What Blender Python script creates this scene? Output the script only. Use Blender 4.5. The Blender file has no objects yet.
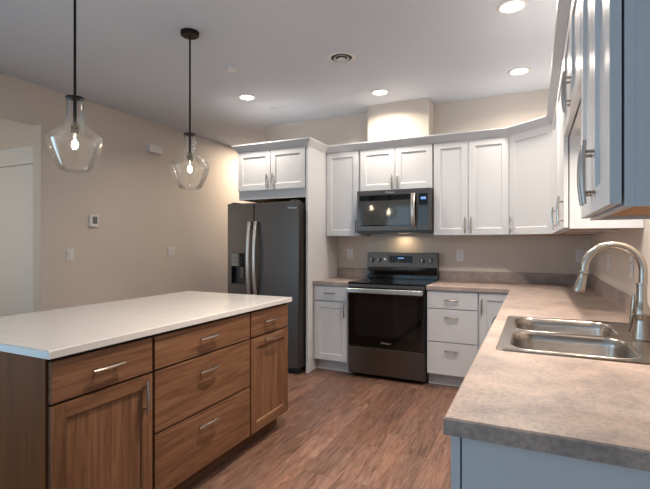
import bpy, bmesh, math, random
from mathutils import Vector, Matrix
random.seed(4)
sc = bpy.context.scene
COL = sc.collection
PI = math.pi
R = math.radians

# ------------------------------------------------------------------ camera
cd = bpy.data.cameras.new('camera'); cam = bpy.data.objects.new('camera', cd); COL.objects.link(cam)
cam.location = (1.654, -4.673, 1.300)
cam.rotation_euler = (PI/2, 0, 0.4383)
cd.sensor_fit = 'HORIZONTAL'; cd.sensor_width = 36.0
cd.lens = 36.0*441.9/650
cd.shift_x = (325-326.93)/650; cd.shift_y = (243.05-244.5)/650
cd.clip_start = 0.02; cd.clip_end = 100
sc.camera = cam

# ------------------------------------------------------------------ world, lights, exposure
w = bpy.data.worlds.new('daylight'); sc.world = w; w.use_nodes = True
bg = w.node_tree.nodes['Background']; bg.inputs[0].default_value = (0.50, 0.68, 1.0, 1); bg.inputs[1].default_value = 0.6
sc.view_settings.view_transform = 'Standard'
sc.view_settings.look = 'None'
sc.view_settings.gamma = 1
sc.view_settings.use_curve_mapping = False
sc.view_settings.exposure = 0.0
sc.cycles.use_denoising = True
sc.cycles.max_bounces = 12
sc.cycles.diffuse_bounces = 6
sc.cycles.transparent_max_bounces = 16
sc.cycles.caustics_reflective = False
sc.cycles.caustics_refractive = False

def area(name, loc, rot, sx, sy, power, col, shape='RECTANGLE', spread=PI):
    l = bpy.data.lights.new(name, 'AREA'); l.shape = shape; l.size = sx
    if shape == 'RECTANGLE': l.size_y = sy
    l.energy = power; l.color = col; l.spread = spread
    o = bpy.data.objects.new(name, l); COL.objects.link(o)
    o.location = loc; o.rotation_euler = rot
    return o
DAY = (0.55, 0.82, 1.0)
WARM = (1.0, 0.87, 0.735)
P_WINDOW, P_DOWN, P_HALL, P_MICRO = 18, 14, 9, 0.7
area('window_daylight', (-0.9, -7.86, 1.45), (PI/2, 0, 0), 2.2, 1.7, P_WINDOW, DAY)  # added area light for cool daylight, out of view behind the camera
area('window_daylight_east', (1.35, -7.86, 1.45), (PI/2, 0, 0), 1.0, 1.7, P_WINDOW*0.4, DAY)  # second added daylight source, likewise unseen
area('patio_door_daylight', (-2.46, -5.9, 1.15), (0, -PI/2, 0), 2.0, 2.2, 46, DAY)  # unseen side daylight, added for brightness
area('vestibule_daylight', (-3.4, -3.36, 1.5), (PI/2, 0, 0), 0.8, 1.6, P_HALL, (1.0, 0.96, 0.88))  # added unseen fill that brightens the hall
area('passage_light', (-1.95, 1.0, 2.74), (0, 0, 0), 0.14, 0.14, 30, (1.0, 0.80, 0.60), 'DISK')  # hidden fill added to warm the left wall by the refrigerator, no fixture

# ------------------------------------------------------------------ materials
def mat(name, col=(0.8, 0.8, 0.8), rough=0.5, metal=0.0, spec=0.5, emit=None, estr=0):
    m = bpy.data.materials.new(name); m.use_nodes = True
    b = m.node_tree.nodes['Principled BSDF']
    b.inputs['Base Color'].default_value = (*col, 1); b.inputs['Roughness'].default_value = rough
    b.inputs['Metallic'].default_value = metal; b.inputs['Specular IOR Level'].default_value = spec
    if emit: b.inputs['Emission Color'].default_value = (*emit, 1); b.inputs['Emission Strength'].default_value = estr
    return m
def N(m, t, **k):
    n = m.node_tree.nodes.new(t)
    for a, v in k.items(): setattr(n, a, v)
    return n
def LK(m, a, b): m.node_tree.links.new(a, b)
def BS(m): return m.node_tree.nodes['Principled BSDF']
def s2l(r, g, b):
    f = lambda c: (c/255/12.92) if c/255 <= 0.04045 else ((c/255+0.055)/1.055)**2.4
    return (f(r), f(g), f(b))
def ramp(m, stops):
    n = N(m, 'ShaderNodeValToRGB'); e = n.color_ramp.elements
    while len(e) < len(stops): e.new(0.5)
    for i, (p, c) in enumerate(stops): e[i].position = p; e[i].color = (*c, 1)
    return n
def coords(m, scale=(1, 1, 1), rot=(0, 0, 0), per_object=True):
    tc = N(m, 'ShaderNodeTexCoord'); mp = N(m, 'ShaderNodeMapping')
    mp.inputs['Scale'].default_value = scale; mp.inputs['Rotation'].default_value = rot
    if per_object:
        oi = N(m, 'ShaderNodeObjectInfo'); ad = N(m, 'ShaderNodeVectorMath', operation='MULTIPLY_ADD')
        ad.inputs[1].default_value = (7.3, 5.1, 9.7)
        LK(m, oi.outputs['Random'], ad.inputs[0]); LK(m, tc.outputs['Object'], ad.inputs[2])
        LK(m, ad.outputs[0], mp.inputs[0])
    else: LK(m, tc.outputs['Object'], mp.inputs[0])
    return mp.outputs[0]
def noise(m, vec, scale, detail=4, rough=0.55, dist=0.0):
    n = N(m, 'ShaderNodeTexNoise'); n.inputs['Scale'].default_value = scale
    n.inputs['Detail'].default_value = detail; n.inputs['Roughness'].default_value = rough; n.inputs['Distortion'].default_value = dist
    LK(m, vec, n.inputs['Vector']); return n.outputs[0]
def mixc(m, fac, a, b, mode='MIX'):
    n = N(m, 'ShaderNodeMix', data_type='RGBA', blend_type=mode)
    for s, v in ((0, fac), (6, a), (7, b)):
        if isinstance(v, (int, float)): n.inputs[s].default_value = v
        elif isinstance(v, tuple): n.inputs[s].default_value = (*v, 1)
        else: LK(m, v, n.inputs[s])
    return n.outputs[2]
def bump(m, h, strength, dist=0.002):
    n = N(m, 'ShaderNodeBump'); n.inputs['Strength'].default_value = strength; n.inputs['Distance'].default_value = dist
    LK(m, h, n.inputs['Height']); LK(m, n.outputs[0], BS(m).inputs['Normal'])

def painted(name, col, rough=0.6, bs=260, st=0.06):
    m = mat(name, col, rough); v = coords(m, per_object=False)
    c = noise(m, v, 1.1, 3)
    LK(m, mixc(m, c, tuple(x*0.97 for x in col), tuple(min(1, x*1.03) for x in col)), BS(m).inputs['Base Color'])
    bump(m, noise(m, v, bs, 2), st, 0.001)
    return m
M = {}
M['wall'] = painted('beige_wall_paint', s2l(213, 204, 194), 0.7)
M['wall_kitchen'] = M['wall']
M['ceiling'] = painted('ceiling_paint', s2l(214, 221, 232), 0.8)
M['white'] = painted('white_cabinet_lacquer', s2l(206, 208, 212), 0.33, 40, 0.02)
M['trim'] = painted('white_trim_paint', s2l(226, 226, 224), 0.4, 60, 0.02)
M['plastic'] = mat('white_plastic', s2l(232, 232, 232), 0.35)
M['grey_plastic'] = mat('grey_display_plastic', s2l(120, 124, 122), 0.25)
M['socket'] = mat('matte_black_socket', (0.003, 0.003, 0.003), 0.7, 0, 0.1)
M['key'] = mat('dim_key_print', s2l(78, 80, 82), 0.4)
M['dark'] = mat('dark_slot', (0.012, 0.012, 0.012), 0.6)

def wood(name, along):           # along: 0 = grain on local x, 2 = grain on local z
    m = mat(name, rough=0.5, spec=0.25)
    sc_ = [34, 34, 34]; sc_[along] = 2.2
    v = coords(m, tuple(sc_))
    n1 = noise(m, v, 1.0, 6, 0.62, 0.9)
    sc2 = [90, 90, 90]; sc2[along] = 3.5
    n2 = noise(m, coords(m, tuple(sc2)), 1.0, 3, 0.6)
    sc3 = [3.2, 3.2, 3.2]; sc3[along] = 0.5
    n3 = noise(m, coords(m, tuple(sc3)), 1.0, 2)
    c1 = ramp(m, [(0.28, s2l(84, 57, 40)), (0.50, s2l(114, 81, 59)), (0.74, s2l(136, 102, 78))]); LK(m, n1, c1.inputs[0])
    c2 = ramp(m, [(0.33, (0.6, 0.56, 0.54)), (0.50, (1, 1, 1))]); LK(m, n2, c2.inputs[0])
    c3 = ramp(m, [(0.3, (0.88, 0.83, 0.78)), (0.7, (1.06, 1.05, 1.05))]); LK(m, n3, c3.inputs[0])
    a = mixc(m, 0.55, c1.outputs[0], c2.outputs[0], 'MULTIPLY'); a = mixc(m, 1.0, a, c3.outputs[0], 'MULTIPLY')
    LK(m, a, BS(m).inputs['Base Color']); bump(m, n2, 0.12, 0.0006)
    return m
M['wood_h'] = wood('brown_oak_horizontal_grain', 0)
M['wood_v'] = wood('brown_oak_vertical_grain', 2)
M['wood_dark'] = mat('shadow_brown_stain', s2l(28, 19, 13), 0.6)  # stands in for the shadow between the island fronts
m = mat('amber_brown_veneer', rough=0.55, spec=0.2); M['veneer'] = m
vv = noise(m, coords(m, (16, 16, 1.2)), 1, 5, 0.6, 0.8)
LK(m, mixc(m, vv, s2l(84, 47, 16), s2l(138, 80, 32)), BS(m).inputs['Base Color'])
m = mat('raw_plywood', s2l(176, 128, 72), 0.6); M['ply'] = m
LK(m, mixc(m, noise(m, coords(m, (4, 60, 4)), 1, 4), s2l(160, 112, 60), s2l(190, 142, 86)), BS(m).inputs['Base Color'])

m = mat('white_quartz', rough=0.16); M['quartz'] = m
v = coords(m, per_object=False)
vn = noise(m, v, 1.6, 6, 0.6, 1.6)
rp = ramp(m, [(0.47, (0, 0, 0)), (0.5, (1, 1, 1)), (0.53, (0, 0, 0))]); LK(m, vn, rp.inputs[0])
fb = noise(m, v, 3.0, 2); fm = N(m, 'ShaderNodeMath', operation='MULTIPLY'); LK(m, rp.outputs[0], fm.inputs[0]); LK(m, fb, fm.inputs[1])
fm2 = N(m, 'ShaderNodeMath', operation='MULTIPLY'); LK(m, fm.outputs[0], fm2.inputs[0]); fm2.inputs[1].default_value = 0.25
LK(m, mixc(m, fm2.outputs[0], s2l(200, 197, 195), s2l(168, 172, 168)), BS(m).inputs['Base Color'])

m = mat('stone_laminate', rough=0.36); M['laminate'] = m
v = coords(m, per_object=False)
r1 = ramp(m, [(0.36, s2l(146, 133, 128)), (0.5, s2l(171, 154, 145)), (0.64, s2l(190, 170, 158))]); LK(m, noise(m, v, 6, 10, 0.7, 0.3), r1.inputs[0])
r2 = ramp(m, [(0.38, (0.50, 0.52, 0.58)), (0.55, (1, 1, 1))]); LK(m, noise(m, v, 85, 4, 0.7), r2.inputs[0])
LK(m, mixc(m, 0.5, r1.outputs[0], r2.outputs[0], 'MULTIPLY'), BS(m).inputs['Base Color'])

m = mat('plank_floor', rough=0.40); M['floor'] = m
v = coords(m, (1, 1, 1), (0, 0, PI/2), per_object=False)
br = N(m, 'ShaderNodeTexBrick'); LK(m, v, br.inputs['Vector'])
br.offset = 0.37; br.inputs['Scale'].default_value = 1.0
br.inputs['Brick Width'].default_value = 1.22; br.inputs['Row Height'].default_value = 0.152
br.inputs['Mortar Size'].default_value = 0.0012; br.inputs['Mortar Smooth'].default_value = 0.2
br.inputs['Color1'].default_value = (0, 0, 0, 1); br.inputs['Color2'].default_value = (1, 1, 1, 1); br.inputs['Mortar'].default_value = (0.5, 0.5, 0.5, 1)
of = N(m, 'ShaderNodeVectorMath', operation='MULTIPLY_ADD'); of.inputs[1].default_value = (13.0, 4.0, 6.0)
LK(m, br.outputs['Color'], of.inputs[0]); LK(m, v, of.inputs[2])
mp = N(m, 'ShaderNodeMapping'); mp.inputs['Scale'].default_value = (4.0, 34, 1); LK(m, of.outputs[0], mp.inputs[0])
g1 = noise(m, mp.outputs[0], 1.0, 8, 0.68, 1.1)
mp2 = N(m, 'ShaderNodeMapping'); mp2.inputs['Scale'].default_value = (9, 110, 1); LK(m, of.outputs[0], mp2.inputs[0])
g2 = noise(m, mp2.outputs[0], 1.0, 4, 0.65)
r1 = ramp(m, [(0.30, s2l(82, 58, 49)), (0.45, s2l(113, 86, 74)), (0.58, s2l(129, 101, 88)), (0.75, s2l(152, 125, 111))]); LK(m, g1, r1.inputs[0])
r2 = ramp(m, [(0.36, (0.56, 0.50, 0.47)), (0.52, (1, 1, 1))]); LK(m, g2, r2.inputs[0])
r3 = ramp(m, [(0.0, (0.74, 0.71, 0.69)), (1.0, (1.14, 1.12, 1.10))]); LK(m, br.outputs['Color'], r3.inputs[0])
a = mixc(m, 0.6, r1.outputs[0], r2.outputs[0], 'MULTIPLY'); a = mixc(m, 1.0, a, r3.outputs[0], 'MULTIPLY')
mp3 = N(m, 'ShaderNodeMapping'); mp3.inputs['Scale'].default_value = (1.6, 5.0, 1); LK(m, of.outputs[0], mp3.inputs[0])
r4 = ramp(m, [(0.35, (0.84, 0.90, 0.94)), (0.65, (1.10, 1.02, 0.97))]); LK(m, noise(m, mp3.outputs[0], 1.3, 4, 0.6), r4.inputs[0])
a = mixc(m, 1.0, a, r4.outputs[0], 'MULTIPLY')
a = mixc(m, br.outputs['Fac'], a, s2l(60, 40, 32))
LK(m, a, BS(m).inputs['Base Color']); bump(m, g2, 0.10, 0.0008)

def steel(name, col, rough, along=0):
    m = mat(name, col, rough, 1.0)
    s = [260, 260, 260]; s[along] = 3
    n = noise(m, coords(m, tuple(s)), 1, 2)
    mr = N(m, 'ShaderNodeMapRange'); mr.inputs[3].default_value = rough*0.8; mr.inputs[4].default_value = rough*1.25
    LK(m, n, mr.inputs[0]); LK(m, mr.outputs[0], BS(m).inputs['Roughness'])
    return m
M['black_steel'] = steel('black_stainless', (0.125, 0.106, 0.097), 0.36, 0)
M['range_steel'] = steel('dark_stainless', (0.140, 0.119, 0.108), 0.36, 0)
M['steel'] = steel('brushed_stainless', (0.62, 0.59, 0.56), 0.30, 0)
M['sink_steel'] = mat('sink_stainless', (0.46, 0.42, 0.385), 0.25, 1.0)
M['nickel'] = mat('brushed_nickel', (0.50, 0.455, 0.415), 0.26, 1.0)
M['faucet'] = mat('spot_resist_nickel', (0.47, 0.42, 0.37), 0.26, 1.0)
M['black_glass'] = mat('black_glass', (0.004, 0.004, 0.004), 0.05, 0, 0.6)
M['window_glass'] = mat('oven_window_glass', (0.010, 0.010, 0.011), 0.04, 0, 0.5)
M['micro_glass'] = mat('grey_microwave_glass', (0.060, 0.062, 0.062), 0.05, 0, 0.6)
M['black_plastic'] = mat('black_plastic', (0.012, 0.012, 0.013), 0.35)
M['charcoal'] = mat('charcoal_side_paint', (0.045, 0.045, 0.047), 0.45)
M['bronze'] = mat('oil_rubbed_bronze', (0.016, 0.013, 0.012), 0.42, 0.6)
M['logo'] = mat('silver_lettering', (0.75, 0.75, 0.75), 0.3, 0.7)
M['display'] = mat('blue_display', (0.01, 0.01, 0.02), 0.2, emit=(0.25, 0.5, 1.0), estr=0.9)
M['lens'] = mat('lit_downlight_lens', (0.9, 0.9, 0.9), 0.4, emit=(1.0, 0.86, 0.70), estr=9)
M['filament'] = mat('glowing_filament', (1, 0.9, 0.7), 0.4, emit=(1.0, 0.78, 0.5), estr=170)
# clear glass of the pendants and of their bulbs
def clear_glass(name, haze, edge):
    m = bpy.data.materials.new(name); m.use_nodes = True
    nt = m.node_tree; nt.nodes.remove(nt.nodes['Principled BSDF'])
    tr = N(m, 'ShaderNodeBsdfTransparent'); tr.inputs[0].default_value = (0.985, 0.985, 0.985, 1)
    gl = N(m, 'ShaderNodeBsdfGlossy'); gl.inputs['Roughness'].default_value = 0.02
    lw = N(m, 'ShaderNodeLayerWeight'); lw.inputs[0].default_value = 0.25
    mr = N(m, 'ShaderNodeMapRange'); mr.inputs[3].default_value = 0.02; mr.inputs[4].default_value = edge
    LK(m, lw.outputs['Fresnel'], mr.inputs[0])
    mx = N(m, 'ShaderNodeMixShader'); LK(m, mr.outputs[0], mx.inputs[0]); LK(m, tr.outputs[0], mx.inputs[1]); LK(m, gl.outputs[0], mx.inputs[2])
    hz = N(m, 'ShaderNodeBsdfTranslucent'); hz.inputs[0].default_value = (0.9, 0.9, 0.9, 1)
    m2 = N(m, 'ShaderNodeMixShader'); m2.inputs[0].default_value = haze; LK(m, mx.outputs[0], m2.inputs[1]); LK(m, hz.outputs[0], m2.inputs[2])
    LK(m, m2.outputs[0], nt.nodes['Material Output'].inputs[0])
    return m
M['glass'] = clear_glass('clear_pendant_glass', 0.012, 0.5)
M['bulb'] = clear_glass('clear_bulb_glass', 0.001, 0.3)

# ------------------------------------------------------------------ helpers
def thing(name, label, cat, loc=(0, 0, 0), rz=0, group=None):
    o = bpy.data.objects.new(name, None); COL.objects.link(o); o.empty_display_size = 0.1
    o.location = loc; o.rotation_euler = (0, 0, rz)
    o['label'] = label; o['category'] = cat
    if group: o['group'] = group
    return o
def tag(o, label, cat, group=None):
    o['label'] = label; o['category'] = cat
    if group: o['group'] = group
    return o
def obj(name, bm, mats, parent=None, bevel=0.0, smooth=False, segs=2):
    bmesh.ops.recalc_face_normals(bm, faces=bm.faces)
    me = bpy.data.meshes.new(name); bm.to_mesh(me); bm.free()
    for k in (mats if isinstance(mats, (list, tuple)) else [mats]): me.materials.append(M[k])
    o = bpy.data.objects.new(name, me); COL.objects.link(o)
    if parent: o.parent = parent
    if smooth:
        for p in me.polygons: p.use_smooth = True
        me.set_sharp_from_angle(angle=R(38))
    if bevel:
        b = o.modifiers.new('bevel', 'BEVEL'); b.width = bevel; b.segments = segs; b.limit_method = 'ANGLE'; b.angle_limit = R(50)
        b.harden_normals = False
    return o
def struct(name, bm, mats, **k):
    o = obj(name, bm, mats, **k); o['kind'] = 'structure'; return o
def box(bm, x0, x1, y0, y1, z0, z1, mi=0):
    vs = [bm.verts.new((x, y, z)) for x in (x0, x1) for y in (y0, y1) for z in (z0, z1)]
    for f in ((0, 1, 3, 2), (4, 6, 7, 5), (0, 4, 5, 1), (2, 3, 7, 6), (0, 2, 6, 4), (1, 5, 7, 3)):
        bm.faces.new([vs[i] for i in f]).material_index = mi
    return vs
def B(*a):
    bm = bmesh.new()
    for k in a: box(bm, *k)
    return bm
def tube(bm, pts, rad, n=10, cap=True, sq=None):
    pts = [Vector(p) for p in pts]
    if not isinstance(rad, (list, tuple)): rad = [rad]*len(pts)
    rings = []; up = None
    for i, p in enumerate(pts):
        d = (pts[min(i+1, len(pts)-1)]-pts[max(i-1, 0)]).normalized()
        if up is None:
            up = Vector((0, 0, 1)) if abs(d.z) < 0.9 else Vector((1, 0, 0))
        a = d.cross(up).normalized(); b = a.cross(d).normalized(); up = b
        sa, sb = sq if sq else (1, 1)
        rings.append([bm.verts.new(p+(a*math.cos(t)*sa+b*math.sin(t)*sb)*rad[i]) for t in [2*PI*k/n for k in range(n)]])
    for r0, r1 in zip(rings, rings[1:]):
        for k in range(n): bm.faces.new((r0[k], r0[(k+1) % n], r1[(k+1) % n], r1[k]))
    if cap: bm.faces.new(rings[0][::-1]); bm.faces.new(rings[-1])
def lathe(bm, prof, c=(0, 0, 0), n=32, mi=0, axis='z'):
    c = Vector(c); rings = []
    for r, z in prof:
        if r < 1e-6: rings.append([bm.verts.new(c+(Vector((0, 0, z)) if axis == 'z' else Vector((0, z, 0))))])
        else:
            rings.append([bm.verts.new(c+(Vector((r*math.cos(t), r*math.sin(t), z)) if axis == 'z' else Vector((r*math.cos(t), z, r*math.sin(t))))) for t in [2*PI*k/n for k in range(n)]])
    for a, b in zip(rings, rings[1:]):
        for k in range(n):
            A, A2, B1, B2 = a[k % len(a)], a[(k+1) % len(a)], b[k % len(b)], b[(k+1) % len(b)]
            vs = [A]
            if A2 is not A: vs.append(A2)
            if B2 is not B1: vs.append(B2)
            vs.append(B1)
            if len(vs) >= 3: bm.faces.new(vs).material_index = mi
def LT(prof, c=(0, 0, 0), n=32, axis='z'):
    bm = bmesh.new(); lathe(bm, prof, c, n, 0, axis); return bm
def TB(pts, rad, n=10, sq=None):
    bm = bmesh.new(); tube(bm, pts, rad, n, True, sq); return bm
def offset_poly(p, d):               # inward offset of a counter-clockwise polygon
    out = []
    for i in range(len(p)):
        a, b, c = Vector(p[i-1]), Vector(p[i]), Vector(p[(i+1) % len(p)])
        e1, e2 = (b-a).normalized(), (c-b).normalized()
        n1, n2 = Vector((-e1.y, e1.x)), Vector((-e2.y, e2.x))
        s = (n1+n2); s = s/(1+n1.dot(n2)); out.append(tuple(b+s*d))
    return out
def slab(bm, outer, holes, z0, z1, ch=0.003):
    def ring(p, z): return [bm.verts.new((x, y, z)) for x, y in p]
    def side(a, b):
        for i in range(len(a)): bm.faces.new((a[i], a[(i+1) % len(a)], b[(i+1) % len(b)], b[i]))
    def fill(loops):
        es = []
        for l in loops:
            for i in range(len(l)):
                e = bm.edges.get((l[i], l[(i+1) % len(l)])) or bm.edges.new((l[i], l[(i+1) % len(l)])); es.append(e)
        bmesh.ops.triangle_fill(bm, use_beauty=True, use_dissolve=False, edges=es)
    bo = ring(outer, z0); mo = ring(outer, z1-ch); to = ring(offset_poly(outer, ch), z1)
    side(bo, mo); side(mo, to)
    hb = [ring(h, z0) for h in holes]; ht = [ring(h, z1) for h in holes]
    for a, b in zip(hb, ht): side(a, b)
    fill([to]+ht); fill([bo]+hb)
def rrect(x0, x1, y0, y1, r, n=6):
    p = []
    for cx, cy, a in ((x1-r, y1-r, 0), (x0+r, y1-r, 90), (x0+r, y0+r, 180), (x1-r, y0+r, 270)):
        for k in range(n+1):
            t = R(a+90*k/n); p.append((cx+r*math.cos(t), cy+r*math.sin(t)))
    return p
def text_mesh(body, size, loc, rot, parent, matn='logo', name='logo'):
    cu = bpy.data.curves.new('t', 'FONT'); cu.body = body; cu.size = size; cu.extrude = 0.0008; cu.align_x = 'CENTER'; cu.align_y = 'CENTER'
    t = bpy.data.objects.new('t', cu); COL.objects.link(t)
    bpy.context.view_layer.update()
    me = bpy.data.meshes.new_from_object(t.evaluated_get(bpy.context.evaluated_depsgraph_get()))
    bpy.data.objects.remove(t); bpy.data.curves.remove(cu)
    me.transform(Matrix.Translation(loc) @ rot.to_4x4()); me.materials.clear(); me.materials.append(M[matn])
    o = bpy.data.objects.new(name, me); COL.objects.link(o); o.parent = parent
    return o
FACE = Matrix.Rotation(PI/2, 3, 'X')          # text that faces -y

# ---- cabinetry in a local frame: width on x, front at y=0 facing -y, depth on +y
def front(name, parent, x0, x1, z0, z1, mats=('white', 'white'), shaker=True, t=0.02, fr=0.058, rec=0.009, slope=0.007, y=0.0):
    bm = bmesh.new()
    if not shaker:
        box(bm, x0, x1, y-t, y, z0, z1); return obj(name, bm, mats[0], parent, bevel=0.0015)
    yf = y-t; yp = yf+rec
    def V(x, yy, z): return bm.verts.new((x, yy, z))
    # stiles (vertical grain) and rails (horizontal grain) as quads of one skin
    xs = (x0, x0+fr, x1-fr, x1); zs = (z0, z0+fr, z1-fr, z1)
    g = [[V(x, yf, z) for z in zs] for x in xs]
    def q(a, b, c, d, mi): bm.faces.new((a, b, c, d)).material_index = mi
    for i in (0, 2):
        for j in range(3): q(g[i][j], g[i+1][j], g[i+1][j+1], g[i][j+1], 0)
    for j in (0, 2): q(g[1][j], g[2][j], g[2][j+1], g[1][j+1], 1)
    pi = [V(x0+fr+slope, yp, z0+fr+slope), V(x1-fr-slope, yp, z0+fr+slope), V(x1-fr-slope, yp, z1-fr-slope), V(x0+fr+slope, yp, z1-fr-slope)]
    go = [g[1][1], g[2][1], g[2][2], g[1][2]]
    for k in range(4): q(go[k], go[(k+1) % 4], pi[(k+1) % 4], pi[k], 1 if k in (0, 2) else 0)
    q(*pi, 0)
    bk = [V(x0, y, z0), V(x1, y, z0), V(x1, y, z1), V(x0, y, z1)]
    q(*bk, 0)
    ol = [[g[0][0], g[1][0], g[2][0], g[3][0]], [g[3][0], g[3][1], g[3][2], g[3][3]], [g[3][3], g[2][3], g[1][3], g[0][3]], [g[0][3], g[0][2], g[0][1], g[0][0]]]
    for k in range(4):
        f = bm.faces.new(ol[k]+[bk[(k+1) % 4], bk[k]]); f.material_index = 1 if k in (0, 2) else 0
    return obj(name, bm, list(mats), parent)
def pull(parent, x, z, vertical, y=-0.02, L=0.15, matn='nickel', bow=0.005):
    bm = bmesh.new(); h = L/2
    def P(s, d): return (x, y-d, z+s) if vertical else (x+s, y-d, z)
    ss = [-1, -0.8, -0.5, -0.25, 0, 0.25, 0.5, 0.8, 1]
    tube(bm, [P(s*h, 0.0215+bow*(1-s*s)) for s in ss], [0.0050+0.0022*(1-s*s) for s in ss], 8)
    for s in (-0.64, 0.64): tube(bm, [P(s*h, 0.0005), P(s*h, 0.0235)], [0.0055, 0.0045], 8)
    return obj('handle', bm, matn, parent, smooth=True)
def carcass(parent, wd, dp, z0, z1, matn='white', underside=None, inset=0.0):
    """box body; an upper cabinet has its raw underside recessed behind the lower rail"""
    if underside is None:
        return obj('body', B((0, wd, 0, dp, z0, z1)), matn, parent, bevel=0.001)
    bm = bmesh.new(); t = 0.018
    box(bm, 0, wd, 0, t, z0, z1); box(bm, 0, t, t, dp, z0, z1); box(bm, wd-t, wd, t, dp, z0, z1); box(bm, t, wd-t, t, dp, z0+0.03, z1)
    b = obj('body', bm, matn, parent, bevel=0.0008)
    u = obj('underside_panel', B((t+0.001, wd-t-0.001, t+0.001, dp-0.001, z0+0.012, z0+0.029)), underside, parent)
    if underside == 'ply': u['label'] = 'raw wood underside'
    return b

# ================================================================== SETTING
XL, XR, ZC, YB, YR = -2.491, 2.125, 2.759, 0.0, -8.0
struct('floor', B((-4.6, XR+0.12, YR-0.12, 2.6, -0.10, 0.0)), 'floor')
struct('ceiling', B((-4.6, XR+0.12, YR-0.12, 2.6, ZC, ZC+0.12)), 'ceiling')
struct('wall_back', B((-1.377, XR+0.12, 0.0, 0.14, 0, ZC)), 'wall')
struct('wall_right', B((XR, XR+0.12, YR, 0.0, 0, ZC)), 'wall')
struct('wall_chase', B((0.054, 0.700, -0.238, 0.0, 2.0, ZC)), 'wall')
OY0, OY1, OH = -3.30, -2.085, 2.402                     # opening in the left wall
XT = XL-0.118
struct('wall_left', B((XT, XL, OY1, 2.5, 0, ZC), (XT, XL, -4.75, OY0, 0, ZC), (XT, XL, OY0, OY1, OH, ZC), (XT, XL, YR, -7.05, 0, ZC), (XT, XL, -7.05, -4.75, 2.28, ZC)), 'wall')
struct('wall_passage', B((XL, XR, 2.5, 2.6, 0, ZC)), 'wall')
struct('wall_vestibule_back', B((-4.6, XT, -1.85, -1.73, 0, ZC)), 'wall')
struct('wall_vestibule_side', B((-4.6, -4.5, -3.6, -1.85, 0, ZC)), 'wall')
struct('wall_vestibule_front', B((-4.6, XT, -3.6, -3.48, 0, ZC)), 'wall')
# rear wall with two windows
bm = bmesh.new(); wx = [(-2.0, 0.2), (0.85, 1.85)]; z0, z1 = 0.6, 2.3
box(bm, XT, XR+0.12, YR-0.12, YR, 0, z0); box(bm, XT, XR+0.12, YR-0.12, YR, z1, ZC)
for a, b in ((XT, -2.0), (0.2, 0.85), (1.85, XR+0.12)): box(bm, a, b, YR-0.12, YR, z0, z1)
struct('wall_rear', bm, 'wall')
for i, (a, b) in enumerate(wx):
    bm = bmesh.new()
    for q in ((a, b, z0, z0+0.05), (a, b, z1-0.05, z1), (a, a+0.05, z0+0.05, z1-0.05), (b-0.05, b, z0+0.05, z1-0.05), ((a+b)/2-0.025, (a+b)/2+0.025, z0+0.05, z1-0.05)):
        box(bm, q[0], q[1], YR-0.09, YR-0.03, q[2], q[3])
    struct('window_%d' % (i+1), bm, 'trim')
bm = bmesh.new()
for q in ((-7.05, -6.98, 0.0, 2.28), (-4.82, -4.75, 0.0, 2.28), (-5.94, -5.86, 0.07, 2.21), (-6.98, -4.82, 0.0, 0.07), (-6.98, -4.82, 2.21, 2.28)): box(bm, XT+0.02, XL-0.03, *q)
struct('door_2', bm, 'trim')
struct('baseboard_left', B((XL, XL+0.014, OY1, 2.5, 0, 0.11), (XL, XL+0.014, -4.75, OY0, 0, 0.11), (XL, XL+0.014, YR, -7.05, 0, 0.11)), 'trim', bevel=0.003)
# vestibule door and its head casing
dx0, dx1, dh = -3.72, -2.80, 2.10
d = bpy.data.objects.new('door_1', None); COL.objects.link(d); d.location = (dx0, -1.852, 0); d['kind'] = 'structure'
front('door_panel', d, 0.0, dx1-dx0, 0.01, dh, ('trim', 'trim'), False, t=0.035, fr=0.13, rec=0.008, y=-0.001)
obj('door_knob', LT([(0, -0.095), (0.020, -0.092), (0.027, -0.075), (0.022, -0.06), (0.011, -0.055), (0.011, -0.045), (0.030, -0.042), (0.030, -0.0365), (0, -0.0365)], (0.06, 0, 0.95), 20, 'y'), 'nickel', d, smooth=True)
struct('trim_1', B((dx0-0.12, dx1+0.12, -1.876, -1.852, dh+0.012, dh+0.195), (dx0-0.10, dx0-0.01, -1.872, -1.852, 0, dh+0.01), (dx1+0.01, dx1+0.10, -1.872, -1.852, 0, dh+0.01)), 'trim', bevel=0.003)

# ================================================================== ISLAND
IL = 1.705
isl = thing('kitchen_island', 'brown oak kitchen island base with drawers and panel doors under the white worktop', 'kitchen island', (0.05, -3.652, 0), PI/2)
obj('body', B((0, IL, 0, 0.60, 0.10, 0.882)), 'wood_v', isl, bevel=0.001)
obj('end_panel', B((-0.0045, -0.0003, 0.0, 0.6, 0.0, 0.882)), 'veneer', isl)
obj('face_frame', B((0.003, IL-0.003, -0.0015, 0.0005, 0.105, 0.881)), 'wood_dark', isl)  # frame coloured near black so the gaps hold painted shadow
obj('toe_kick', B((0.0, IL-0.004, 0.07, 0.58, 0, 0.0995)), 'wood_h', isl)
HW = ('wood_h', 'wood_h'); VW = ('wood_v', 'wood_h')
YI = -0.0016
def idrawer(x0, x1, z0, z1, hx, hz):
    d = front('drawer', isl, x0, x1, z0, z1, HW, False, y=YI); pull(d, hx, hz, False, y=YI-0.02)
secs = ((0.004, 0.472), (0.487, 1.239), (1.254, IL-0.002))
zs_ = (0.113, 0.412, 0.422, 0.704, 0.714, 0.868)
idrawer(*secs[0], zs_[4], zs_[5], 0.232, 0.797)
d = front('door', isl, *secs[0], zs_[0], zs_[3], VW, True, y=YI); pull(d, 0.424, 0.608, True, y=YI-0.02)
idrawer(*secs[1], zs_[4], zs_[5], 0.848, 0.799)
idrawer(*secs[1], zs_[2], zs_[3], 0.846, 0.626)
idrawer(*secs[1], zs_[0], zs_[1], 0.839, 0.344)
idrawer(*secs[2], zs_[4], zs_[5], 1.455, 0.794)
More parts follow.
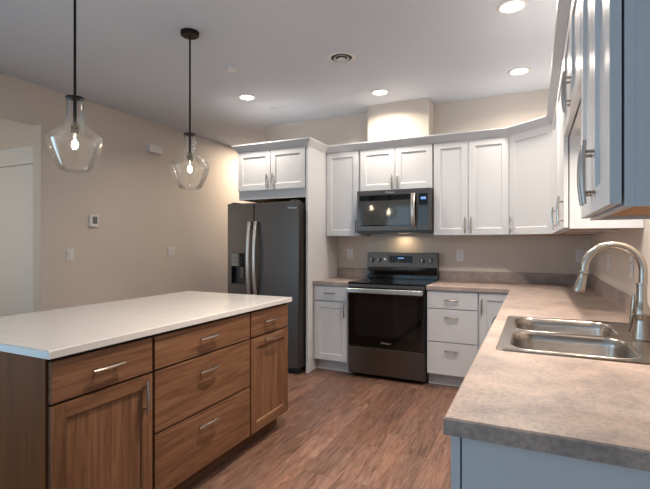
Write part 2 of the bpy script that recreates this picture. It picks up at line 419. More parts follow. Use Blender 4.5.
d = front('door', isl, *secs[2], zs_[0], zs_[3], VW, True, y=YI); pull(d, 1.455, 0.677, False, y=YI-0.02)
bm = bmesh.new(); slab(bm, [(-0.876, -3.666), (0.0875, -3.666), (0.0875, -1.918), (-0.876, -1.918)], [], 0.884, 0.914, 0.003)
tag(obj('island_worktop', bm, 'quartz'), 'white stone worktop lying on the brown wooden island', 'worktop')

# ================================================================== BASE CABINETS
BZ0, BZ1 = 0.11, 0.874
def base_cab(label, loc, rz, wd, dp, hollow=False):
    t = thing('base_cabinet', label, 'cabinet', loc, rz)
    (open_carcass if hollow else carcass)(t, wd, dp, BZ0, BZ1)
    obj('toe_kick', B((0, wd, 0.06, dp, 0, BZ0-0.0005)), 'white', t)
    return t
def drw(t, x0, x1, z0, z1, hz=None):
    d = front('drawer', t, x0, x1, z0, z1, ('white', 'white'), False, y=-0.005)
    pull(d, (x0+x1)/2, hz or (z0+z1)/2, False, y=-0.025, L=0.13)
def dor(t, x0, x1, z0, z1, hx, hz, vert=True, L=0.15):
    d = front('door', t, x0, x1, z0, z1, y=-0.005); pull(d, hx, hz, vert, y=-0.025, L=L); return d
c = base_cab('narrow white base cabinet with one drawer and one door left of the stove', (-0.391, -0.61, 0), 0, 0.387, 0.608)
drw(c, 0.010, 0.374, 0.722, 0.866, 0.797); dor(c, 0.010, 0.374, 0.122, 0.708, 0.345, 0.63)
c = base_cab('white base cabinet of three drawers right of the stove', (0.767, -0.61, 0), 0, 0.446, 0.608)
drw(c, 0.004, 0.441, 0.712, 0.864, 0.79); drw(c, 0.004, 0.441, 0.412, 0.704, 0.636); drw(c, 0.004, 0.441, 0.117, 0.404, 0.335)
c = base_cab('white corner base cabinet with a narrow panel door, where the counter turns', (1.214, -0.61, 0), 0, 0.908, 0.608)
dor(c, 0.010, 0.262, 0.117, 0.864, 0.031, 0.750, True, 0.13)
XF = 1.508
def run_cab(label, ya, yb, hollow=False):
    return base_cab(label, (XF, ya, 0), -PI/2, ya-yb, XR-0.002-XF, hollow)
c = run_cab('white base cabinet beside the corner, its front turned to the island', -0.655, -1.48)
dor(c, 0.12, 0.82, 0.117, 0.864, 0.78, 0.75)
dw = thing('dishwasher', 'dark stainless dishwasher under the counter beyond the sink, mostly hidden', 'dishwasher', (XF, -1.484, 0), -PI/2)
obj('body', B((0, 0.60, 0.0, 0.57, 0.10, 0.868)), 'charcoal', dw); obj('toe_kick', B((0.01, 0.59, 0.05, 0.5, 0, 0.0995)), 'black_plastic', dw)
dd = obj('door', B((0.003, 0.597, -0.025, -0.0005, 0.105, 0.866)), 'black_steel', dw, bevel=0.004)
bm = bmesh.new(); pts = [(0.30+0.26*s, -0.052-0.024*(1-s*s), 0.825) for s in [k/8-1 for k in range(17)]]
tube(bm, pts, 0.010, 8)
for s in (-0.25, 0.25): tube(bm, [(0.30+s, -0.0255, 0.825), (0.30+s, -0.055, 0.825)], 0.009, 8)
obj('handle', bm, 'charcoal', dd, smooth=True)
def open_carcass(parent, wd, dp, z0, z1):
    t_ = 0.018
    obj('body', B((0, wd, 0, t_, z0, z1), (0, t_, t_, dp, z0, z1), (wd-t_, wd, t_, dp, z0, z1), (t_, wd-t_, t_, dp, z0, z0+t_), (t_, wd-t_, dp-0.006, dp, z0+t_, z1)), 'white', parent)
c = run_cab('white sink base cabinet with two doors under the steel sink', -2.09, -3.03, True)
dor(c, 0.006, 0.468, 0.117, 0.864, 0.44, 0.75); dor(c, 0.472, 0.934, 0.117, 0.864, 0.50, 0.75)
c = run_cab('white end base cabinet closing the near end of the counter', -3.032, -3.652)
dor(c, 0.006, 0.612, 0.117, 0.864, 0.04, 0.75)
obj('end_panel', B((0.6202, 0.6250, 0.022, 0.612, 0.0, BZ1)), 'white', c)

# ================================================================== COUNTERTOPS
lw = thing('countertop', 'short grey beige laminate countertop between tall refrigerator panel and stove', 'countertop', (-0.391, -0.65, 0.876), group='laminate countertops')
bm = bmesh.new(); slab(bm, [(0, 0), (0.389, 0), (0.389, 0.648), (0, 0.648)], [], 0, 0.038, 0.003); obj('top', bm, 'laminate', lw)
obj('backsplash', B((0, 0.389, 0.628, 0.648, 0.0385, 0.140)), 'laminate', lw, bevel=0.002)
lc = thing('countertop', 'large L shaped grey beige laminate countertop holding the sink', 'countertop', (0.766, -0.65, 0.876), group='laminate countertops')
ox, oy = 0.766, -0.65
SX0, SX1, SY0, SY1 = 1.527, 2.078, -2.975, -2.150           # sink rim
outer = [(0.766, -0.002), (0.766, -0.65), (1.472, -0.65), (1.472, -3.677), (2.1225, -3.677), (2.1225, -0.002)]
hole = rrect(SX0+0.02, SX1-0.02, SY0+0.02, SY1-0.02, 0.05)
sh = lambda p: [(x-ox, y-oy) for x, y in p]
bm = bmesh.new(); slab(bm, sh(outer), [sh(hole)], 0, 0.038, 0.004); obj('top', bm, 'laminate', lc)
bm = bmesh.new(); slab(bm, sh([(0.766, -0.002), (0.766, -0.022), (2.1035, -0.022), (2.1035, -3.677), (2.1225, -3.677), (2.1225, -0.002)]), [], 0.0385, 0.138, 0.003)
obj('backsplash', bm, 'laminate', lc)

# ================================================================== SINK AND FAUCET
SZ = 0.9142
sk = thing('sink', 'stainless steel double bowl sink set into the L shaped counter', 'sink', (SX0, SY0, SZ))
W_, H_ = SX1-SX0, SY1-SY0
bowls = [(0.042, 0.455, 0.040, 0.392), (0.042, 0.455, 0.425, 0.785)]
bm = bmesh.new()
def ring3(p, z): return [bm.verts.new((x, y, z)) for x, y in p]
def side3(a, b):
    for i in range(len(a)): bm.faces.new((a[i], a[(i+1) % len(a)], b[(i+1) % len(b)], b[i]))
o0 = ring3(rrect(0, W_, 0, H_, 0.03), 0.0); o1 = ring3(rrect(0.004, W_-0.004, 0.004, H_-0.004, 0.027), 0.005); o2 = ring3(rrect(0.014, W_-0.014, 0.014, H_-0.014, 0.02), 0.003)
side3(o0, o1); side3(o1, o2)
inn = []
for a, b, c_, d_ in bowls:
    i0 = ring3(rrect(a, b, c_, d_, 0.085, 8), 0.003); inn.append(i0)
es = []
for l in [o2]+inn:
    for i in range(len(l)):
        es.append(bm.edges.get((l[i], l[(i+1) % len(l)])) or bm.edges.new((l[i], l[(i+1) % len(l)])))
bmesh.ops.triangle_fill(bm, use_beauty=True, edges=es)
obj('rim', bm, 'sink_steel', sk, smooth=True)
for a, b, c_, d_ in bowls:
    bm = bmesh.new(); prev = None
    for ins, z, r in ((-0.004, 0.0034, 0.089), (-0.002, 0.0046, 0.087), (0.002, 0.0042, 0.083), (0.008, -0.004, 0.078), (0.012, -0.03, 0.075), (0.022, -0.15, 0.065), (0.035, -0.172, 0.06), (0.065, -0.182, 0.05), (0.14, -0.186, 0.02)):
        ins2 = min(ins, (d_-c_)/2-0.03)
        r_ = ring3(rrect(a+ins2, b-ins2, c_+ins2, d_-ins2, r, 8), z)
        if prev: side3(prev, r_)
        prev = r_
    bm.faces.new(prev)
    bs = obj('basin', bm, 'sink_steel', sk, smooth=True)
    obj('drain', LT([(0.0, -0.1835), (0.018, -0.1835), (0.030, -0.181), (0.042, -0.1815), (0.044, -0.1855)], ((a+b)/2, (c_+d_)/2, 0), 24), 'nickel', bs, smooth=True)
fx, fy = 2.040, -2.56
fz = SZ+0.0042
fa = thing('faucet', 'brushed nickel gooseneck kitchen faucet arching over the sink', 'faucet', (fx, fy, fz))
obj('base', LT([(0, 0), (0.0355, 0), (0.0365, 0.006), (0.0340, 0.014), (0.0300, 0.045), (0.0255, 0.075), (0.0250, 0.082), (0.0295, 0.090), (0.0300, 0.110), (0.0250, 0.128), (0.0195, 0.145), (0.0180, 0.160), (0.0175, 0.215), (0, 0.215)], n=36), 'faucet', fa, smooth=True)
obj('collar', LT([(0, 0.2155), (0.0185, 0.2155), (0.0192, 0.219), (0.0185, 0.2235), (0, 0.2235)], n=28), 'nickel', fa, smooth=True)
arc = [(0.004, 0, 0.224), (0.0045, 0, 0.25)]
for k in range(0, 19):
    t = R(0+10*k*1.02); arc.append((-0.0965+0.1015*math.cos(t), 0, 0.272+0.1015*math.sin(t)))
obj('spout', TB(arc, 0.0155, 20), 'faucet', fa, smooth=True)
ex, _, ez = arc[-1]
dv = Vector((-0.24, 0, -0.97)).normalized(); e = Vector((ex, 0, ez))
sp = [e+dv*q for q in (0.0005, 0.006, 0.008, 0.03, 0.055, 0.075, 0.088, 0.092)]
hd = obj('spray_head', TB(sp, [0.0158, 0.0172, 0.0160, 0.0172, 0.0200, 0.0220, 0.0225, 0.0210], 22), 'faucet', fa, smooth=True)
b0 = e+dv*0.062
obj('button', TB([b0+Vector((-0.016, 0.006, 0))+dv*q for q in (-0.018, -0.012, 0.012, 0.018)], [0.003, 0.008, 0.008, 0.003], 10), 'black_plastic', hd, smooth=True)
bm = bmesh.new()
tube(bm, [(-0.008, 0.014, 0.10), (-0.016, 0.030, 0.105), (-0.020, 0.042, 0.107)], [0.011, 0.011, 0.009], 12)
tube(bm, [(-0.019, 0.040, 0.175), (-0.020, 0.0405, 0.15), (-0.022, 0.041, 0.11), (-0.026, 0.043, 0.07), (-0.034, 0.046, 0.02)], [0.005, 0.008, 0.0095, 0.008, 0.005], 10)
obj('lever', bm, 'faucet', fa, smooth=True)

# ================================================================== WALL CABINETS
UZ0, UZ1, DT = 1.372, 2.300, 2.270
UG = 'white wall cabinets'
def wall_cab(label, loc, rz, wd, dp, z0=UZ0, under='ply'):
    t = thing('wall_cabinet', label, 'cabinet', loc, rz); carcass(t, wd, dp, z0, UZ1, underside=under); return t
UF = -0.31
# refrigerator bay
c = wall_cab('deep white two-door cabinet above the dark refrigerator', (-1.245, -0.735, 0), 0, 0.829, 0.733, 1.764)
pn = obj('side_panel', B((0.8295, 0.852, -0.020, 0.733, -0.0, UZ1)), 'white', c, bevel=0.001); pn['label'] = 'tall white panel reaching the floor'
dor(c, 0.006, 0.410, 1.858, DT, 0.378, 1.945, True); dor(c, 0.418, 0.823, 1.858, DT, 0.450, 1.945, True)
# back wall
c = wall_cab('narrow white single-door wall cabinet left of the microwave', (-0.391, UF, 0), 0, 0.389, 0.308)
dor(c, 0.006, 0.374, UZ0+0.006, DT, 0.349, 1.47)
c = wall_cab('short white two-door wall cabinet directly above the microwave', (0.0, UF, 0), 0, 0.761, 0.308, 1.836)
dor(c, 0.008, 0.377, 1.842, DT, 0.350, 1.92); dor(c, 0.383, 0.753, 1.842, DT, 0.410, 1.92)
c = wall_cab('tall white two-door wall cabinet right of the microwave', (0.763, UF, 0), 0, 0.690, 0.308)
dor(c, 0.008, 0.326, UZ0+0.006, DT, 0.302, 1.468); dor(c, 0.331, 0.682, UZ0+0.006, DT, 0.356, 1.468)
# diagonal corner
t = thing('wall_cabinet', 'white diagonal corner wall cabinet with one wide door', 'cabinet', (1.455, UF, 0), -math.atan2(0.30, 0.36))
th = t.rotation_euler.z; inv = Matrix.Rotation(-th, 2)
poly = [(1.455, -0.002), (1.455, UF), (1.815, -0.61), (XR-0.002, -0.61), (XR-0.002, -0.002)]
lp = [tuple(inv @ Vector((x-1.455, y-UF))) for x, y in poly]
bm = bmesh.new(); slab(bm, lp, [], UZ0, UZ1, 0.0005); obj('body', bm, 'white', t)
DL = math.hypot(0.36, 0.30)
bm = bmesh.new(); slab(bm, offset_poly(lp, 0.018), [], UZ0-0.0025, UZ0-0.0005, 0.0002); u = obj('underside_panel', bm, 'ply', t); u['label'] = 'raw wood underside'
dor(t, 0.016, DL-0.008, UZ0+0.006, DT, 0.040, 1.465)
# right wall
XU = 1.815; UD = XR-0.002-XU
def rcab(label, ya, yb, z0=UZ0, under='ply'): return wall_cab(label, (XU, ya, 0), -PI/2, ya-yb, UD, z0, under)
c = rcab('white wall cabinet on the right wall next to the diagonal corner cabinet', -0.640, -1.398)
dor(c, 0.006, 0.752, UZ0+0.006, DT, 0.722, 1.464)
c = rcab('white wall cabinet with a lit side panel on the far side of the sink', -1.400, -2.150)
dor(c, 0.006, 0.744, UZ0+0.006, DT, 0.714, 1.464)
c = rcab('short white two-door wall cabinet bridging the gap high above the sink', -2.152, -3.045, 1.829, 'white')
dor(c, 0.006, 0.443, 1.835, DT, 0.415, 1.925); dor(c, 0.449, 0.887, 1.835, DT, 0.477, 1.925)
obj('puck_lamp', LT([(0, 1.8400), (0.034, 1.8402), (0.034, 1.8332), (0.030, 1.8310), (0, 1.8310)], (0.447, 0.13, 0), 28), 'plastic', c, smooth=True)  # added lamp body, out of view, housing the fill over the sink
area('sink_puck_light', (XU+0.13, -2.599, 1.8295), (0, 0, 0), 0.055, 0.055, 7, WARM, 'DISK', R(165))  # added light to brighten the side panel and counter
c = rcab('nearest wall cabinet, its end panel in blue daylight', -3.047, -3.640)
dor(c, 0.006, 0.296, UZ0+0.006, DT, 0.284, 1.478, True, 0.16); dor(c, 0.300, 0.592, UZ0+0.006, DT, 0.348, 1.478, True, 0.16)
obj('end_panel', B((0.5932, 0.5975, 0.022, 0.308, UZ0, UZ1)), 'white', c)
# crown
path = [(-1.245, -0.003), (-1.245, -0.735), (-0.393, -0.735), (-0.393, UF), (1.455, UF), (1.815, -0.61), (1.815, -3.6425), (XR-0.002, -3.6425)]
path[2] = (-0.3925, -0.757); path[1] = (-1.247, -0.757); path[0] = (-1.247, -0.003); path[3] = (-0.3925, UF-0.022)
path[4] = (1.449, UF-0.022); path[5] = (1.793, -0.615); path[6] = (1.793, -3.6445); path[7] = (XR-0.002, -3.6445)
prof = [(0.001, 2.274), (0.005, 2.274), (0.008, 2.281), (0.042, 2.331), (0.047, 2.334), (0.047, 2.345), (0.001, 2.345)]
bm = bmesh.new(); rings = []
for i, p in enumerate(path):
    p = Vector(p)
    ds = []
    if i > 0: ds.append((p-Vector(path[i-1])).normalized())
    if i < len(path)-1: ds.append((Vector(path[i+1])-p).normalized())
    ns = [Vector((d_.y, -d_.x)) for d_ in ds]
    s = ns[0] if len(ns) == 1 else (ns[0]+ns[1])/(1+ns[0].dot(ns[1]))
    rings.append([bm.verts.new((p.x+s.x*o_, p.y+s.y*o_, z)) for o_, z in prof])
for a, b in zip(rings, rings[1:]):
    for k in range(len(prof)): bm.faces.new((a[k], a[(k+1) % len(prof)], b[(k+1) % len(prof)], b[k]))
bm.faces.new(rings[0]); bm.faces.new(rings[-1][::-1])
tag(obj('crown_moulding', bm, 'white'), 'white crown moulding running along the tops of all wall cabinets', 'moulding')

# ================================================================== REFRIGERATOR
fr = thing('refrigerator', 'dark stainless side-by-side refrigerator with two long steel handles', 'refrigerator', (-1.300, -0.86, 0))
FW = 0.864; sp_ = 0.332
obj('body', B((0.006, FW-0.006, 0.075, 0.82, 0.055, 1.700)), 'charcoal', fr, bevel=0.006)
obj('kick_grille', B(*([(0.012, FW-0.012, 0.045, 0.10, 0.012, 0.054)]+[(0.03, FW-0.03, 0.040, 0.0449, 0.016+0.010*k, 0.020+0.010*k) for k in range(4)])), 'black_plastic', fr)
for x in (0.05, FW-0.05): obj('foot', LT([(0, 0), (0.022, 0), (0.022, 0.007), (0.012, 0.0118), (0, 0.0118)], (x, 0.075, 0), 16), 'charcoal', fr, smooth=True)
# freezer door with a dispenser niche
nx0, nx1, nz0, nz1 = 0.046, 0.222, 0.868, 1.195
fd = obj('freezer_door', B((0, nx0, 0, 0.07, 0.06, 1.715), (nx1, sp_-0.003, 0, 0.07, 0.06, 1.715), (nx0, nx1, 0, 0.07, 0.06, nz0), (nx0, nx1, 0, 0.07, nz1, 1.715), (nx0, nx1, 0.05, 0.07, nz0, nz1)), 'black_steel', fr)
ds = obj('dispenser_panel', B((nx0+0.001, nx1-0.001, -0.003, 0.02, 1.055, nz1-0.001)), 'black_glass', fd, bevel=0.003)
for r_ in range(2):
    for k in range(3): obj('button', LT([(0, -0.0045), (0.007, -0.0045), (0.007, -0.0031), (0, -0.0031)], (nx0+0.045+0.043*k, 0, 1.10+0.045*r_), 12, 'y'), 'key', ds)
obj('niche', B((nx0+0.001, nx0+0.006, 0.0, 0.0495, nz0+0.001, 1.054), (nx1-0.006, nx1-0.001, 0.0, 0.0495, nz0+0.001, 1.054), (nx0+0.006, nx1-0.006, 0.044, 0.0495, nz0+0.001, 1.054), (nx0+0.001, nx1-0.001, -0.004, 0.0435, nz0+0.001, nz0+0.012)), 'black_plastic', fd)
obj('paddle', B((nx0+0.10, nx0+0.145, 0.018, 0.028, 0.93, 1.05)), 'black_steel', fd, bevel=0.004)
rd = obj('refrigerator_door', B((sp_+0.003, FW, 0, 0.07, 0.06, 1.715)), 'black_steel', fr, bevel=0.008)
for dr, hx in ((fd, sp_-0.040), (rd, sp_+0.037)):
    bm = bmesh.new(); ss = [k/10-1 for k in range(21)]
    tube(bm, [(hx, -0.030-0.030*(1-s*s), 1.145+0.375*s) for s in ss], 0.0185, 12, True, (0.6, 1.0))
    for s in (-0.93, 0.93): tube(bm, [(hx, -0.0005, 1.145+0.375*s), (hx, -0.032, 1.145+0.375*s)], 0.011, 10)
    h = obj('handle', bm, 'steel', dr, smooth=True); h['label'] = 'bowed bright steel handle'
text_mesh('Whirlpool', 0.025, Vector((0.785, -0.0008, 1.650)), FACE, rd)
for x in (0.07, FW-0.07): obj('hinge_cover', B((x-0.035, x+0.035, 0.01, 0.12, 1.7155, 1.728)), 'charcoal', fr, bevel=0.004)

# ================================================================== RANGE
rg = thing('range', 'black and dark stainless electric range with a glass cooktop', 'stove', (0.002, -0.665, 0))
RW = 0.758
obj('body', B((0.002, RW-0.002, 0.045, 0.650, 0.035, 0.903)), 'charcoal', rg)
for x in (0.05, RW-0.05):
    for y in (0.10, 0.60): obj('foot', LT([(0, 0), (0.018, 0), (0.018, 0.03), (0, 0.0345)], (x, y, 0), 14), 'black_plastic', rg)
obj('drawer', B((0.004, RW-0.004, 0.0, 0.044, 0.040, 0.298)), 'range_steel', rg, bevel=0.004)
od = obj('oven_door', B((0.004, RW-0.004, 0.0, 0.044, 0.304, 0.872)), 'black_glass', rg, bevel=0.004)
obj('oven_window', B((0.075, RW-0.075, -0.0012, -0.0002, 0.41, 0.80)), 'window_glass', od)
bm = bmesh.new()
box(bm, 0.012, RW-0.012, -0.058, -0.036, 0.822, 0.866)
box(bm, 0.014, 0.040, -0.0355, -0.0005, 0.830, 0.858); box(bm, RW-0.040, RW-0.014, -0.0355, -0.0005, 0.830, 0.858)
obj('handle', bm, 'steel', od, bevel=0.006, segs=3)
text_mesh('Whirlpool', 0.023, Vector((0.385, -0.0008, 0.352)), FACE, od)
ck = obj('cooktop', B((0.0, RW, -0.002, 0.600, 0.9035, 0.920)), 'black_glass', rg, bevel=0.004)
for x, y, r in ((0.19, 0.16, 0.105), (0.56, 0.16, 0.085), (0.19, 0.43, 0.075), (0.56, 0.43, 0.105)):
    obj('burner_ring', LT([(r-0.004, 0.9202), (r-0.004, 0.9206), (r, 0.9206), (r, 0.9202), (r-0.004, 0.9202)], (x, y, 0), 40), 'charcoal', ck)
obj('front_trim', B((0.004, RW-0.004, 0.001, 0.044, 0.876, 0.9030)), 'range_steel', rg)
bgd = obj('backguard', B((0.0, RW, 0.558, 0.655, 0.9205, 1.040)), 'black_glass', rg, bevel=0.003)
bm = bmesh.new(); vs = []
for x in (0.0, RW):
    vs.append([bm.verts.new((x, y, z)) for y, z in ((0.545, 1.041), (0.655, 1.041), (0.655, 1.197), (0.568, 1.197))])
for k in range(4): bm.faces.new((vs[0][k], vs[0][(k+1) % 4], vs[1][(k+1) % 4], vs[1][k]))
bm.faces.new(vs[0]); bm.faces.new(vs[1][::-1])
cp = obj('control_panel', bm, 'range_steel', rg, bevel=0.003)
tilt = math.atan2(0.023, 0.156)
def onp(x, z, d=0.0):       # a point on the tilted control face
    return Vector((x, 0.545+(z-1.041)*0.023/0.156-d, z))
for x in (0.055, 0.135, 0.605, 0.690):
    p = onp(x, 1.118, 0.0008)
    k = obj('knob', LT([(0, -0.026), (0.016, -0.026), (0.020, -0.022), (0.022, -0.004), (0.027, -0.003), (0.027, 0.0), (0, 0.0)], p, 24, 'y'), 'black_steel', cp, smooth=True)
    obj('grip', B((p.x-0.0035, p.x+0.0035, p.y-0.034, p.y-0.0265, p.z-0.018, p.z+0.018)), 'steel', k, bevel=0.002)
bm = bmesh.new(); a, b, c_, d_ = onp(0.245, 1.092, 0.001), onp(0.500, 1.092, 0.001), onp(0.500, 1.165, 0.001), onp(0.245, 1.165, 0.001)
f = bm.faces.new([bm.verts.new(q) for q in (a, b, c_, d_)]); r_ = bmesh.ops.extrude_face_region(bm, geom=[f])
bmesh.ops.translate(bm, vec=(0, -0.003, 0), verts=[v for v in r_['geom'] if isinstance(v, bmesh.types.BMVert)])
dp = obj('display_panel', bm, 'black_glass', cp)
bm = bmesh.new()
for k, hh in enumerate((0.014, 0.014, 0.014)):
    p = onp(0.355+0.022*k, 1.140, 0.0045); box(bm, p.x-0.008, p.x+0.008, p.y-0.0006, p.y+0.0002, p.z-hh/2, p.z+hh/2)
obj('display', bm, 'display', dp)
for k in range(9):
    if 3 <= k <= 5: continue
    for j in range(3):
        p = onp(0.262+0.0277*k, 1.105+0.022*j, 0.0045); obj('key', B((p.x-0.005, p.x+0.005, p.y-0.0006, p.y+0.0002, p.z-0.0025, p.z+0.0025)), 'key', dp)
kb = obj('badge', B((0.190, 0.212, onp(0, 1.128).y-0.004, onp(0, 1.128).y-0.0008, 1.117, 1.139)), 'steel', cp)

# ================================================================== MICROWAVE
mw = thing('microwave', 'dark stainless microwave mounted above the range', 'microwave', (0.003, -0.42, 1.402))
MW, MH = 0.756, 0.430
obj('body', B((0.0, MW, 0.03, 0.418, 0.0, MH)), 'charcoal', mw)
obj('vent_strip', B(*([(0.0, MW, 0.0, 0.0295, MH-0.038, MH)]+[(0.06, MW-0.06, -0.0006, 0.0, MH-0.014, MH-0.010)])), 'black_steel', mw, bevel=0.002)
md = obj('door', B((0.0, 0.622, 0.0, 0.0295, 0.020, MH-0.040)), 'black_steel', mw, bevel=0.003)
obj('window_bezel', B((0.026, 0.612, -0.0016, -0.0002, 0.068, MH-0.050)), 'black_glass', md)
obj('window', B((0.034, 0.560, -0.0028, -0.0017, 0.080, MH-0.105)), 'micro_glass', md)
bm = bmesh.new(); ss = [k/8-1 for k in range(17)]
tube(bm, [(0.590, -0.020-0.028*(1-s*s), 0.225+0.155*s) for s in ss], 0.020, 12, True, (0.45, 1.0))
for s in (-0.9, 0.9): tube(bm, [(0.590, -0.0018, 0.225+0.155*s), (0.590, -0.026, 0.225+0.155*s)], 0.010, 10)
obj('handle', bm, 'steel', md, smooth=True)
cpn = obj('control_panel', B((0.625, MW, 0.0, 0.0295, 0.020, MH-0.040)), 'black_steel', mw, bevel=0.003)
kp = obj('keypad', B((0.640, MW-0.030, -0.0016, -0.0002, 0.075, MH-0.052)), 'black_glass', cpn)
obj('display', B((0.660, MW-0.046, -0.0026, -0.0017, MH-0.108, MH-0.084)), 'display', kp)
for r_ in range(7):
    for k in range(3): obj('key', B((0.655+0.022*k, 0.668+0.022*k, -0.0024, -0.0017, 0.092+0.027*r_, 0.100+0.027*r_)), 'key', kp)
obj('bottom_trim', B((0.0, MW, 0.004, 0.0295, 0.0, 0.0185)), 'black_plastic', mw)
text_mesh('Whirlpool', 0.022, Vector((0.350, -0.0008, MH-0.026)), FACE, mw)
obj('surface_lamp', B((0.34, 0.44, 0.32, 0.37, -0.004, -0.0005)), 'plastic', mw)
area('microwave_surface_light', (0.40, -0.085, 1.394), (R(-12), 0, 0), 0.10, 0.05, P_MICRO, (1.0, 0.72, 0.45))

# ================================================================== PENDANTS
def pendant(label, x, y):
    t = thing('pendant_light', label, 'pendant light', (x, y, 0), group='glass pendants above the island')
    zt = 2.050
    obj('canopy', LT([(0, ZC-0.030), (0.055, ZC-0.030), (0.062, ZC-0.024), (0.063, ZC-0.002), (0, ZC-0.002)], n=32), 'bronze', t, smooth=True)
    obj('rod', TB([(0, 0, zt+0.012), (0, 0, ZC-0.031)], 0.0065, 12), 'bronze', t, smooth=True)
    obj('cap', LT([(0, zt-0.006), (0.034, zt-0.006), (0.043, zt-0.002), (0.043, zt+0.004), (0.030, zt+0.008), (0.012, zt+0.0115), (0, zt+0.0115)], n=32), 'bronze', t, smooth=True)
    obj('socket', LT([(0, 1.868), (0.018, 1.868), (0.019, 1.872), (0.019, 1.915), (0.014, 1.922), (0.008, 1.93), (0.008, zt-0.0065), (0, zt-0.0065)], n=24), 'socket', t, smooth=True)
    g = [(0.0410, zt-0.003), (0.0405, 1.990), (0.0420, 1.958), (0.048, 1.928), (0.062, 1.902), (0.084, 1.883), (0.108, 1.868), (0.125, 1.852), (0.1325, 1.833), (0.1310, 1.815), (0.119, 1.778), (0.102, 1.735), (0.086, 1.701), (0.076, 1.684), (0.068, 1.676), (0.060, 1.676)]
    gi = [(r-0.0028, z) for r, z in g[::-1]]
    obj('glass_shade', LT(g+gi, n=56), 'glass', t, smooth=True)
    b = obj('bulb', LT([(0, 1.772), (0.012, 1.775), (0.024, 1.786), (0.029, 1.803), (0.027, 1.822), (0.018, 1.842), (0.014, 1.867), (0.0135, 1.8675)], n=28), 'bulb', t, smooth=True)
    bm = LT([(0, 1.786), (0.008, 1.789), (0.0135, 1.798), (0.015, 1.808), (0.0135, 1.818), (0.008, 1.829), (0.002, 1.834), (0.002, 1.862), (0, 1.862)], n=20)
    obj('filament', bm, 'filament', b)
pendant('nearer clear glass pendant light, at left above the near end of the island', -0.50, -3.154)
pendant('farther clear glass pendant light, above the far half of the island', -0.50, -2.309)

# ================================================================== CEILING FITTINGS
def downlight(label, x, y, k=1.0):
    t = thing('downlight', label, 'ceiling light', (x, y, ZC), group='lit recessed ceiling lights')
    obj('trim_ring', LT([(0.066, -0.0005), (0.088, -0.0005), (0.090, -0.004), (0.084, -0.007), (0.068, -0.008), (0.066, -0.0005)], n=40), 'plastic', t, smooth=True)
    obj('lens', LT([(0, -0.0055), (0.040, -0.0055), (0.0655, -0.004), (0.0655, -0.0008), (0, -0.0008)], n=40), 'lens', t, smooth=True)
    area('downlight_beam', (x, y, ZC-0.010), (0, 0, 0), 0.125, 0.125, P_DOWN*k, WARM, 'DISK', R(150))
downlight('lit recessed ceiling light at left, above the refrigerator side', -0.942, -1.016)
downlight('lit recessed ceiling light in front of the boxed chase above the range', 0.307, -0.592, 0.92)
downlight('lit recessed ceiling light in the far right corner over the diagonal cabinet', 1.539, -0.590, 0.70)
downlight('lit recessed ceiling light nearest the camera at the top edge of the photo', 1.531, -1.728, 1.7)
area('aisle_downlight', (0.78, -2.75, ZC-0.012), (0, 0, 0), 0.125, 0.125, P_DOWN*2.0, WARM, 'DISK', R(105))  # fill added above the aisle out of view, no fixture built
t = thing('air_register', 'round white ceiling air register with dark slots', 'air vent', (0.287, -1.487, ZC))
obj('outer_ring', LT([(0.084, -0.001), (0.112, -0.001), (0.114, -0.004), (0.100, -0.010), (0.086, -0.012), (0.084, -0.001)], n=44), 'plastic', t, smooth=True)
obj('throat', LT([(0, -0.0015), (0.083, -0.0015), (0.083, -0.003), (0, -0.003)], n=36), 'dark', t)
obj('inner_cone', LT([(0.052, -0.004), (0.062, -0.014), (0.059, -0.016), (0.048, -0.005), (0.052, -0.004)], n=40), 'plastic', t, smooth=True)
obj('center_disc', LT([(0, -0.006), (0.016, -0.008), (0.034, -0.018), (0.030, -0.021), (0.014, -0.020), (0, -0.020)], n=36), 'plastic', t, smooth=True)
tag(obj('sprinkler_cover', LT([(0, 0), (0.030, 0), (0.030, -0.004), (0.036, -0.006), (0.038, -0.026), (0, -0.030)], (-0.619, -1.695, ZC-0.0005), 32), 'plastic', smooth=True), 'small round white ceiling disc left of the air register', 'ceiling disc')
tag(obj('sprinkler_cover', LT([(0, 0), (0.040, 0), (0.041, -0.004), (0, -0.005)], (-0.918, -0.568, ZC-0.0005), 32), 'ceiling', smooth=True), 'faint flat ceiling disc behind the left recessed light', 'ceiling disc')

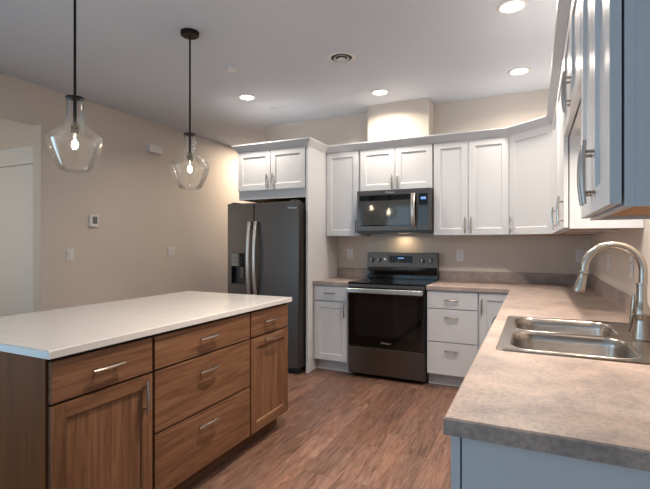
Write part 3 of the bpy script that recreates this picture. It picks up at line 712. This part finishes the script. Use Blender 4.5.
# ================================================================== WALL PLATES
def plate(name, label, cat, loc, rz, wd=0.072, ht=0.116, kind='outlet', group=None):
    t = thing(name, label, cat, loc, rz, group)
    obj('plate', B((-wd/2, wd/2, -0.006, -0.0005, -ht/2, ht/2)), 'plastic', t, bevel=0.002)
    n = 2 if wd > 0.1 else 1
    for g in range(n):
        cx = (g-(n-1)/2)*0.046
        if kind == 'outlet':
            for dz in (-0.021, 0.021):
                s = obj('socket', LT([(0, -0.0078), (0.015, -0.0078), (0.017, -0.0065), (0.017, -0.0062), (0, -0.0062)], (cx, 0, dz), 20, 'y'), 'plastic', t, smooth=True)
                obj('slot', B((cx-0.007, cx-0.005, -0.0084, -0.0079, dz-0.005, dz+0.005), (cx+0.005, cx+0.007, -0.0084, -0.0079, dz-0.004, dz+0.004)), 'dark', s)
        else:
            obj('rocker', B((cx-0.016, cx+0.016, -0.0105, -0.0062, -0.033, 0.033)), 'plastic', t, bevel=0.002)
    return t
plate('wall_outlet', 'white outlet on the back wall left of the range', 'outlet', (-0.246, 0, 1.176), 0, group='wall outlets')
plate('wall_outlet', 'white outlet on the back wall right of the range', 'outlet', (0.968, 0, 1.172), 0, group='wall outlets')
plate('wall_switch', 'white switch plate on the back wall in the corner behind the faucet', 'switch', (2.037, 0, 1.181), 0, 0.072, 0.116, 'switch')
plate('wall_outlet', 'white outlet on the right wall, farther of two beyond the faucet', 'outlet', (XR, -1.070, 1.170), -PI/2, group='wall outlets')
plate('wall_outlet', 'white outlet on the right wall, nearer of two beyond the faucet', 'outlet', (XR, -1.868, 1.174), -PI/2, group='wall outlets')
plate('wall_switch', 'single white switch plate on the left wall below the thermostat', 'switch', (XL, -1.800, 1.182), PI/2, 0.075, 0.118, 'switch')
plate('wall_switch', 'wide double white switch plate on the left wall near the refrigerator', 'switch', (XL, -0.462, 1.187), PI/2, 0.116, 0.116, 'switch')
t = thing('thermostat', 'white thermostat with a grey screen on the left wall', 'thermostat', (XL, -1.550, 1.529), PI/2)
obj('case', B((-0.048, 0.048, -0.026, -0.0005, -0.062, 0.062)), 'plastic', t, bevel=0.006)
obj('screen', B((-0.024, 0.030, -0.0275, -0.0262, -0.030, 0.046)), 'grey_plastic', t)
t = thing('door_chime', 'white door chime box high on the left wall between the pendants', 'door chime', (XL, -0.742, 2.424), PI/2)
obj('cover', B((-0.105, 0.105, -0.045, -0.0065, -0.045, 0.045)), 'plastic', t, bevel=0.006)
obj('back_plate', B((-0.112, 0.112, -0.006, -0.0003, -0.050, 0.050)), 'plastic', t, bevel=0.002)
